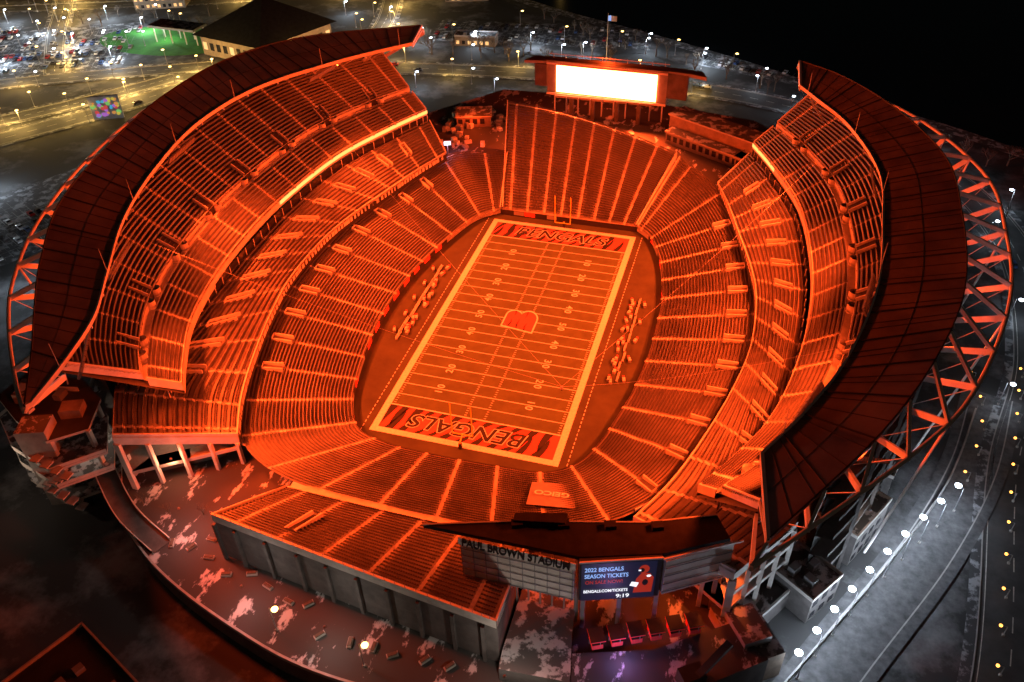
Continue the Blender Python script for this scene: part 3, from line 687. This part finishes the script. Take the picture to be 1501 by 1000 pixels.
for k in range(14):
    i=random.randrange(5,len(R1)-40);d=N1[i];s=random.choice((-1,1));p=R1[i]+d*s*3
    inst(c0,(p[0],p[1],.04),math.atan2(-d[0],d[1]),name='car')
mb=MB()
mb.poly([(-120,330,-.03),(-60,292,-.03),(0,262,-.03),(60,228,-.03),(105,198,-.03),(155,168,-.03),(205,125,-.03),(260,40,-.03),(300,-100,-.03),(2500,-900,-.03),(2900,2900,-.03),(-500,2900,-.03),(-200,600,-.03)],'water');mb.obj('river_water')
mb=MB();a=np.array(cr([(-120,330,-.02),(-60,292,-.02),(0,262,-.02),(60,228,-.02),(105,198,-.02),(155,168,-.02),(205,125,-.02),(260,40,-.02)],60));b=a+np.array([-4,-6,.03]);mb.strip(a,b,'snow');mb.obj('riverbank_snow')
mb=MB();mb.poly([(-262+40*math.cos(t),196+22*math.sin(t),-.02) for t in np.linspace(0,6.28,30)[:-1]],'grass');mb.obj('park_lawn')
mb=MB()
mb.prism([(-268,192),(-238,190),(-237,202),(-267,204)],8,9.2,'metalg','snow')
for x in(-265,-255,-246,-239):
    for y in(193,201): mb.beam((x,y,0),(x,y,8),.5,.5,'steel')
mb.obj('park_pavilion')
mb=MB()
bx=[(-228,182),(-186,172),(-168,214),(-210,224)];cx,cy=-197,199
mb.prism(bx,0,11,'brick','roofb');e=[(cx+(x-cx)*1.12,cy+(y-cy)*1.12,10.8) for x,y in bx]
for i in range(4): mb.poly([e[i],e[(i+1)%4],(cx,cy,27)],'roofb')
for i in range(4):
    a=Vector((*bx[i],0));b=Vector((*bx[(i+1)%4],0));d=(b-a).normalized();n=Vector((d.y,-d.x,0))*.08
    for k in range(9):
        p=a+(b-a)*((k+.5)/9)+n;w=d*1.4; mb.quad((p-w)+Vector((0,0,3)),(p+w)+Vector((0,0,3)),(p+w)+Vector((0,0,7)),(p-w)+Vector((0,0,7)),'warmwin' if k%4==0 else 'glass')
mb.obj('pyramid_roof_building')
MU=empty('mural_wall');mb=MB();mb.prism([(-232,96),(-220,102),(-220.5,103),(-232.5,97)],0,11,'concrete')
cols=[(.9,.1,.1),(.1,.6,.9),(.9,.7,.1),(.3,.8,.2),(.6,.2,.8),(.95,.4,.1)]
for i,c_ in enumerate(cols): M['mu%d'%i]=mat('mural_glow_colour_%d'%i,tuple(x*.7 for x in c_),.7,emit=c_,estr=.45)  # emission added so the mural shows at night, it is no light source
f=lambda t,z,e:(-232+12*t+.05+e*.5,96+6*t-.1-e*.8,z)
rr=random.Random(2)
for i in range(44):
    t=rr.uniform(.06,.94);z=rr.uniform(1.4,9.8);r=rr.uniform(.6,1.3);n=rr.choice((5,7,9))
    mb.poly([f(t+r*.085*math.cos(w)*rr.uniform(.7,1),z+r*math.sin(w)*rr.uniform(.7,1),.02+i*.006) for w in np.linspace(0,6.283,n+1)[:-1]],'mu%d'%rr.randrange(6))
mb.obj('mural_panels',MU)
def bld(name,c,a,sx,sy,h,wall='brick',roof='snow',lit=0):
    mb=MB();mb.obox(c,a,sx,sy,0,h,wall,roof)
    ca,sa=math.cos(a),math.sin(a)
    for (x,y,w,d) in((0,-sy/2,sx,.4),(0,sy/2,sx,.4),(-sx/2,0,.4,sy+.4),(sx/2,0,.4,sy+.4)):
        mb.obox((c[0]+ca*x-sa*y,c[1]+sa*x+ca*y),a,w,d,h-.2,h+.8,'concrete')
    for k in range(int(sx*sy/60)+1):
        x=random.uniform(-sx*.35,sx*.35);y=random.uniform(-sy*.35,sy*.35);mb.obox((c[0]+ca*x-sa*y,c[1]+sa*x+ca*y),a,random.uniform(1.5,3.5),random.uniform(1.5,3),h,h+random.uniform(1,2.2),'metalg')
    for sd in(-1,1):
        for fl in range(max(1,int(h//4))):
            for k in range(int(sx//3.2)):
                x=-sx/2+1.6+k*3.2
                mb.obox((c[0]+ca*x-sa*sd*(sy/2+.03),c[1]+sa*x+ca*sd*(sy/2+.03)),a,1.7,.1,1+fl*4,2.8+fl*4,'warmwin' if random.random()<lit else 'glass')
    mb.obj(name)
bld('service_building',(96,-60),1.05,15,10,10,'cdark')
bld('service_building',(86,-79),.95,10,12,8,'cdark')
bld('service_building',(104,-40),1.25,14,7,9,'cdark')
bld('service_building',(-44,-151),-.4,30,24,12,'metalg','roofd',lit=.0)
for (c,a,sx,sy,h) in [((-300,250),.4,30,14,9),((-350,290),.4,40,16,12),((-240,320),.5,44,16,14),((-120,300),.3,26,12,8),((-420,180),.4,30,18,9),((-330,60),.8,28,14,8),((-90,228),.1,22,8,5)]:
    bld('office_building',c,a,sx,sy,h,lit=.5)
road('promenade',[(135,0),(127,-30),(114,-60),(96,-92),(82,-118)],10,.03,False,'paving','paving')
mb=MB();rw=np.array(cr([(130,-8,0),(121,-36,0),(108,-62,0),(90,-93,0),(78,-113,0)],50));r1=rw.copy();r1[:,2]=1.2;mb.strip(rw,r1,'kerb');r2_=r1+np.array([-.4,.1,0]);mb.strip(r1,r2_,'kerb')
for k in range(0,49): mb.beam(rw[k]+[0,0,1.2],rw[k]+[0,0,2.2],.08,.08,'metalg');mb.beam(rw[k]+[0,0,2.2],rw[k+1]+[0,0,2.2],.07,.07,'metalg')
mb.obj('promenade_railing')
# ------------------------------------------------------------------ trees (bare, winter)
def tree(seed,h=9):
    rr=random.Random(seed);mb=MB()
    def limb(p,d,l,r,lv):
        q=p+d*l; mb.cone(p,q,r,r*.62,'bark',5 if lv<2 else 3)
        if lv>=5:return
        for k in range(3 if lv<4 else 2):
            nd=(d+Vector((rr.uniform(-1,1),rr.uniform(-1,1),rr.uniform(-.25,.7)))*.75).normalized()
            limb(p+d*l*rr.uniform(.6,1),nd,l*rr.uniform(.6,.8),r*.55,lv+1)
    limb(Vector((0,0,0)),Vector((0,0,1)),h*.3,.28,0);return mb
trs=[tree(s,10).obj('bare_tree') for s in(1,2,3)]
def R(a,b): return random.uniform(a,b)
spots=[]
for i in range(34):
    t=i/34;x=-60+t*260+R(-6,6);y=276-t*150-abs(t-.3)*20+R(-10,4); spots.append((x,y))
for i in range(26): spots.append((R(-130,-10),R(206,228)))
for i in range(14): spots.append((R(150,185),R(60,140)))
for i in range(20): spots.append((R(-330,-200),R(205,240)))
for i in range(8): spots.append((R(-190,-150),R(-20,60)))
for i,(x,y) in enumerate(spots):
    if i<3: trs[i].location=(x,y,0)
    else: inst(trs[i%3],(x,y,0),R(0,6),R(.8,1.5))
for p in((-58,-100),(-50,-98),(-66,-99)): inst(trs[0],(*p,5),R(0,6),.55)
# ------------------------------------------------------------------ street lamps
def lampmesh(k,h,name,r=.42):
    mb=MB();mb.cone((0,0,0),(0,0,h),.14,.08,'metalg',6);mb.beam((0,0,h),(1.3,0,h+.25),.1,.1,'metalg');mb.obox((0,0),0,.5,.5,0,.5,'concrete')
    n=10
    for (z0,r0,z1,r1) in((h+.05,r*.4,h-.15,r),(h-.15,r,h-.4,r*.85),(h-.4,r*.85,h-.5,r*.2)):
        mb.cone((1.3,0,z0+.3),(1.3,0,z1+.3),r0,r1,k,n,True)
    return mb.obj(name)
LW=lampmesh('lampw',8,'street_lamp',.7);LY=lampmesh('lampy',8,'street_lamp',.75);LP=lampmesh('lampw',8,'promenade_lamp',.8);LO_=lampmesh('lampo',3,'bollard_lamp',.35)
used=set()
def lamp(x,y,base,pw,col,rz=0,z=0,h=7.4):
    if base.name not in used: o=base;used.add(base.name);o.location=(x,y,z);o.rotation_euler=(0,0,rz)
    else: o=inst(base,(x,y,z),rz)
    if pw>0:
        l=bpy.data.lights.new('lamp_light','POINT');l.energy=pw;l.color=col;l.shadow_soft_size=.3
        lo=bpy.data.objects.new('lamp_light',l);COL.objects.link(lo);lo.parent=o;lo.location=(1.3,0,h-.5)
WC=(.72,.86,1);YC=(1,.6,.15);OC=(1,.35,.06)
for i in range(4,len(R1),6):
    s=1 if (i//6)%2 else -1;p=R1[i]+N1[i]*s*8; y=p[1]>60 and p[0]<40
    if p[1]<-20 and p[0]>0: continue
    lamp(p[0],p[1],LY if y else LW,6000 if y else 1100,YC if y else WC,math.atan2(-s*N1[i][1],-s*N1[i][0]))
for RR,NN in((R2,N2),(R3,N3),(R4,N4),(R5,N5),(R6,N6)):
    for i in range(3,len(RR),5):
        s=1 if (i//5)%2 else -1;p=RR[i]+NN[i]*s*7.5;lamp(p[0],p[1],LY,14000 if i%2 else 0,YC,math.atan2(-s*NN[i][1],-s*NN[i][0]))
for i in range(4):
    for j in range(4): lamp(-355+i*28+j*-6,135+j*22+i*9,LW,13000 if (i+j)%2 else 0,WC)
for k,p in enumerate(((-215,10),(-190,60),(-165,20),(-240,-10),(-205,-45),(-230,30),(-180,85),(-160,-20),(-150,60),(-255,20),(-200,85),(-175,-40))): lamp(*p,LW,7000 if k%2 else 0,WC)
for i in range(16): lamp(-180+i*15,R(215,262),LY if i%2 else LW,6500 if i%2==0 else 0,WC)
for k,p in enumerate(((60,205),(85,185),(110,160),(30,225),(0,240),(-40,215),(-75,175),(-60,165),(20,175),(-100,165),(75,150),(-120,140),(-110,210),(-140,195),(-85,205))): lamp(*p,LW,3400 if k%2 else 0,WC)
for i in range(36): lamp(R(-420,-200),R(200,380),LY,0,YC)
for i in range(10): lamp(R(-350,-260),R(120,210),LW,0,WC)
lamp(-262,196,LW,3500,(.7,1,.7))
for i in range(10):
    t=i/9;lamp(121-34*t-1.5*math.sin(t*3),-46-54*t,LP,2300,(.74,.85,1),math.pi*.83)
for i in range(13):
    t=i/12;lamp(144-22*t,10-118*t,LO_,0,OC,math.pi,h=2.8)
for i in range(7):
    t=i/6;lamp(118+8*math.sin(t*3)+6,25-60*t,LO_,150 if i%3==0 else 0,OC,math.pi)
for p in((-18,-121),(3,-123.5)): lamp(*p,LY,60,YC,0,5)
# ------------------------------------------------------------------ stadium flood lighting
def flood(loc,tgt,pw,sx,sy,name='floodlight_bank',col=OR,spread=118):
    d=(Vector(tgt)-Vector(loc)).normalized();q=d.to_track_quat('-Z','Y')
    e=MB();
    for k in range(8): e.obox((-sx/2+(k+.5)*sx/8,0),0,sx/9,sy,.15,.6,'metalg')
    f=e.obj(name);f.location=loc;f.rotation_euler=q.to_euler()
    l=bpy.data.lights.new('flood','AREA');l.shape='RECTANGLE';l.size=sx;l.size_y=sy;l.energy=pw;l.color=col;l.spread=math.radians(spread)
    o=bpy.data.objects.new('flood',l);COL.objects.link(o);o.parent=f
for side,ci in((-1,LI),(1,RI)):
    C=np.array(cr(ci,100))
    for k,e_ in((14,165000),(38,125000),(62,95000),(84,78000)):
        p=C[k]
        if side<0: e_*=1.08
        flood((p[0]-side*1.5,p[1],p[2]-2.2),(-side*6,p[1]*.6,0),e_,14,2)
flood((0,121.5,21),(0,60,0),190000,40,1.2)  # added bank under the board, lifts the screen's glow on the far stand
for side in(-1,1):
    R_,T_=RINGPTS[side];N=len(R_)
    for u in(.15,.38,.6,.83):
        k=int(u*N);p=T_[k]-np.array([0,0,9]);q=(R_[k]-T_[k]);p=p+q*.15
        flood(tuple(p),tuple(R_[k]+np.array([0,0,-6])),5600,6,1,spread=150)  # added unseen banks, aimed up to turn the ring truss orange
def pt(loc,pw,col,r=.5):
    mb=MB();mb.cone((0,0,.2),(0,0,.55),.35,.2,'metalg',8,True);o=mb.obj('concourse_and_fill_lamp');o.location=loc  # same body for concourse lamps and for added unseen fills
    l=bpy.data.lights.new('lamp_light','POINT');l.energy=pw;l.color=col;l.shadow_soft_size=r;lo=bpy.data.objects.new('lamp_light',l);COL.objects.link(lo);lo.parent=o;lo.location=(0,0,-.7)
pt((-62,-90,12.5),2200,(1,.4,.2));pt((-92,-88,14.5),3800,(1,.8,.62));pt((-88,-96,34),2600,OR);pt((33,-124,16),3200,(1,.82,.68));pt((53,-112,13),1200,(.6,.35,1));pt((66,-88,20),12000,(1,.13,.02));pt((52,-126,12),1100,(1,.85,.55))  # includes an added fill out on the plaza for the sign panel
pt((-50,-104,14),2200,(1,.85,.75));pt((-5,-122,13),1800,(1,.88,.75));pt((-26,-118,13),1500,(1,.85,.75));pt((-98,-106,16),1600,(1,.7,.5))  # whitish fills added over the plaza so its snow reads less orange
pt((0,130,40),34000,OR,1.0);pt((-50,104,19),6000,OR);pt((98,-66,16),500,(1,.8,.7))  # orange point above the board is an added glow for the surroundings
# ------------------------------------------------------------------ world, moonlight, camera
w=bpy.data.worlds.new('World');scene.world=w;w.use_nodes=True;nt=w.node_tree;bg=nt.nodes['Background']
sk=nt.nodes.new('ShaderNodeTexSky');sk.sky_type='NISHITA';sk.sun_disc=False;sk.sun_elevation=math.radians(3);sk.sun_rotation=math.radians(200)
nt.links.new(sk.outputs['Color'],bg.inputs['Color']);bg.inputs['Strength'].default_value=0.002
sl=bpy.data.lights.new('moonlight','SUN');sl.energy=.05;sl.angle=math.radians(.5);sl.color=(1,.62,.4);so=bpy.data.objects.new('moonlight',sl);COL.objects.link(so);so.rotation_euler=(math.radians(50),0,math.radians(30))
cam=bpy.data.cameras.new('Camera');cam.sensor_width=36;cam.lens=1248.6968/1501*36;cam.clip_end=6000;cam.clip_start=1
co=bpy.data.objects.new('Camera',cam);COL.objects.link(co);co.location=(61.5928,-202.1882,162.3092);co.rotation_euler=(.8917,.0265,.2878)
scene.camera=co
scene.view_settings.view_transform='Standard';scene.view_settings.look='None';scene.view_settings.exposure=0
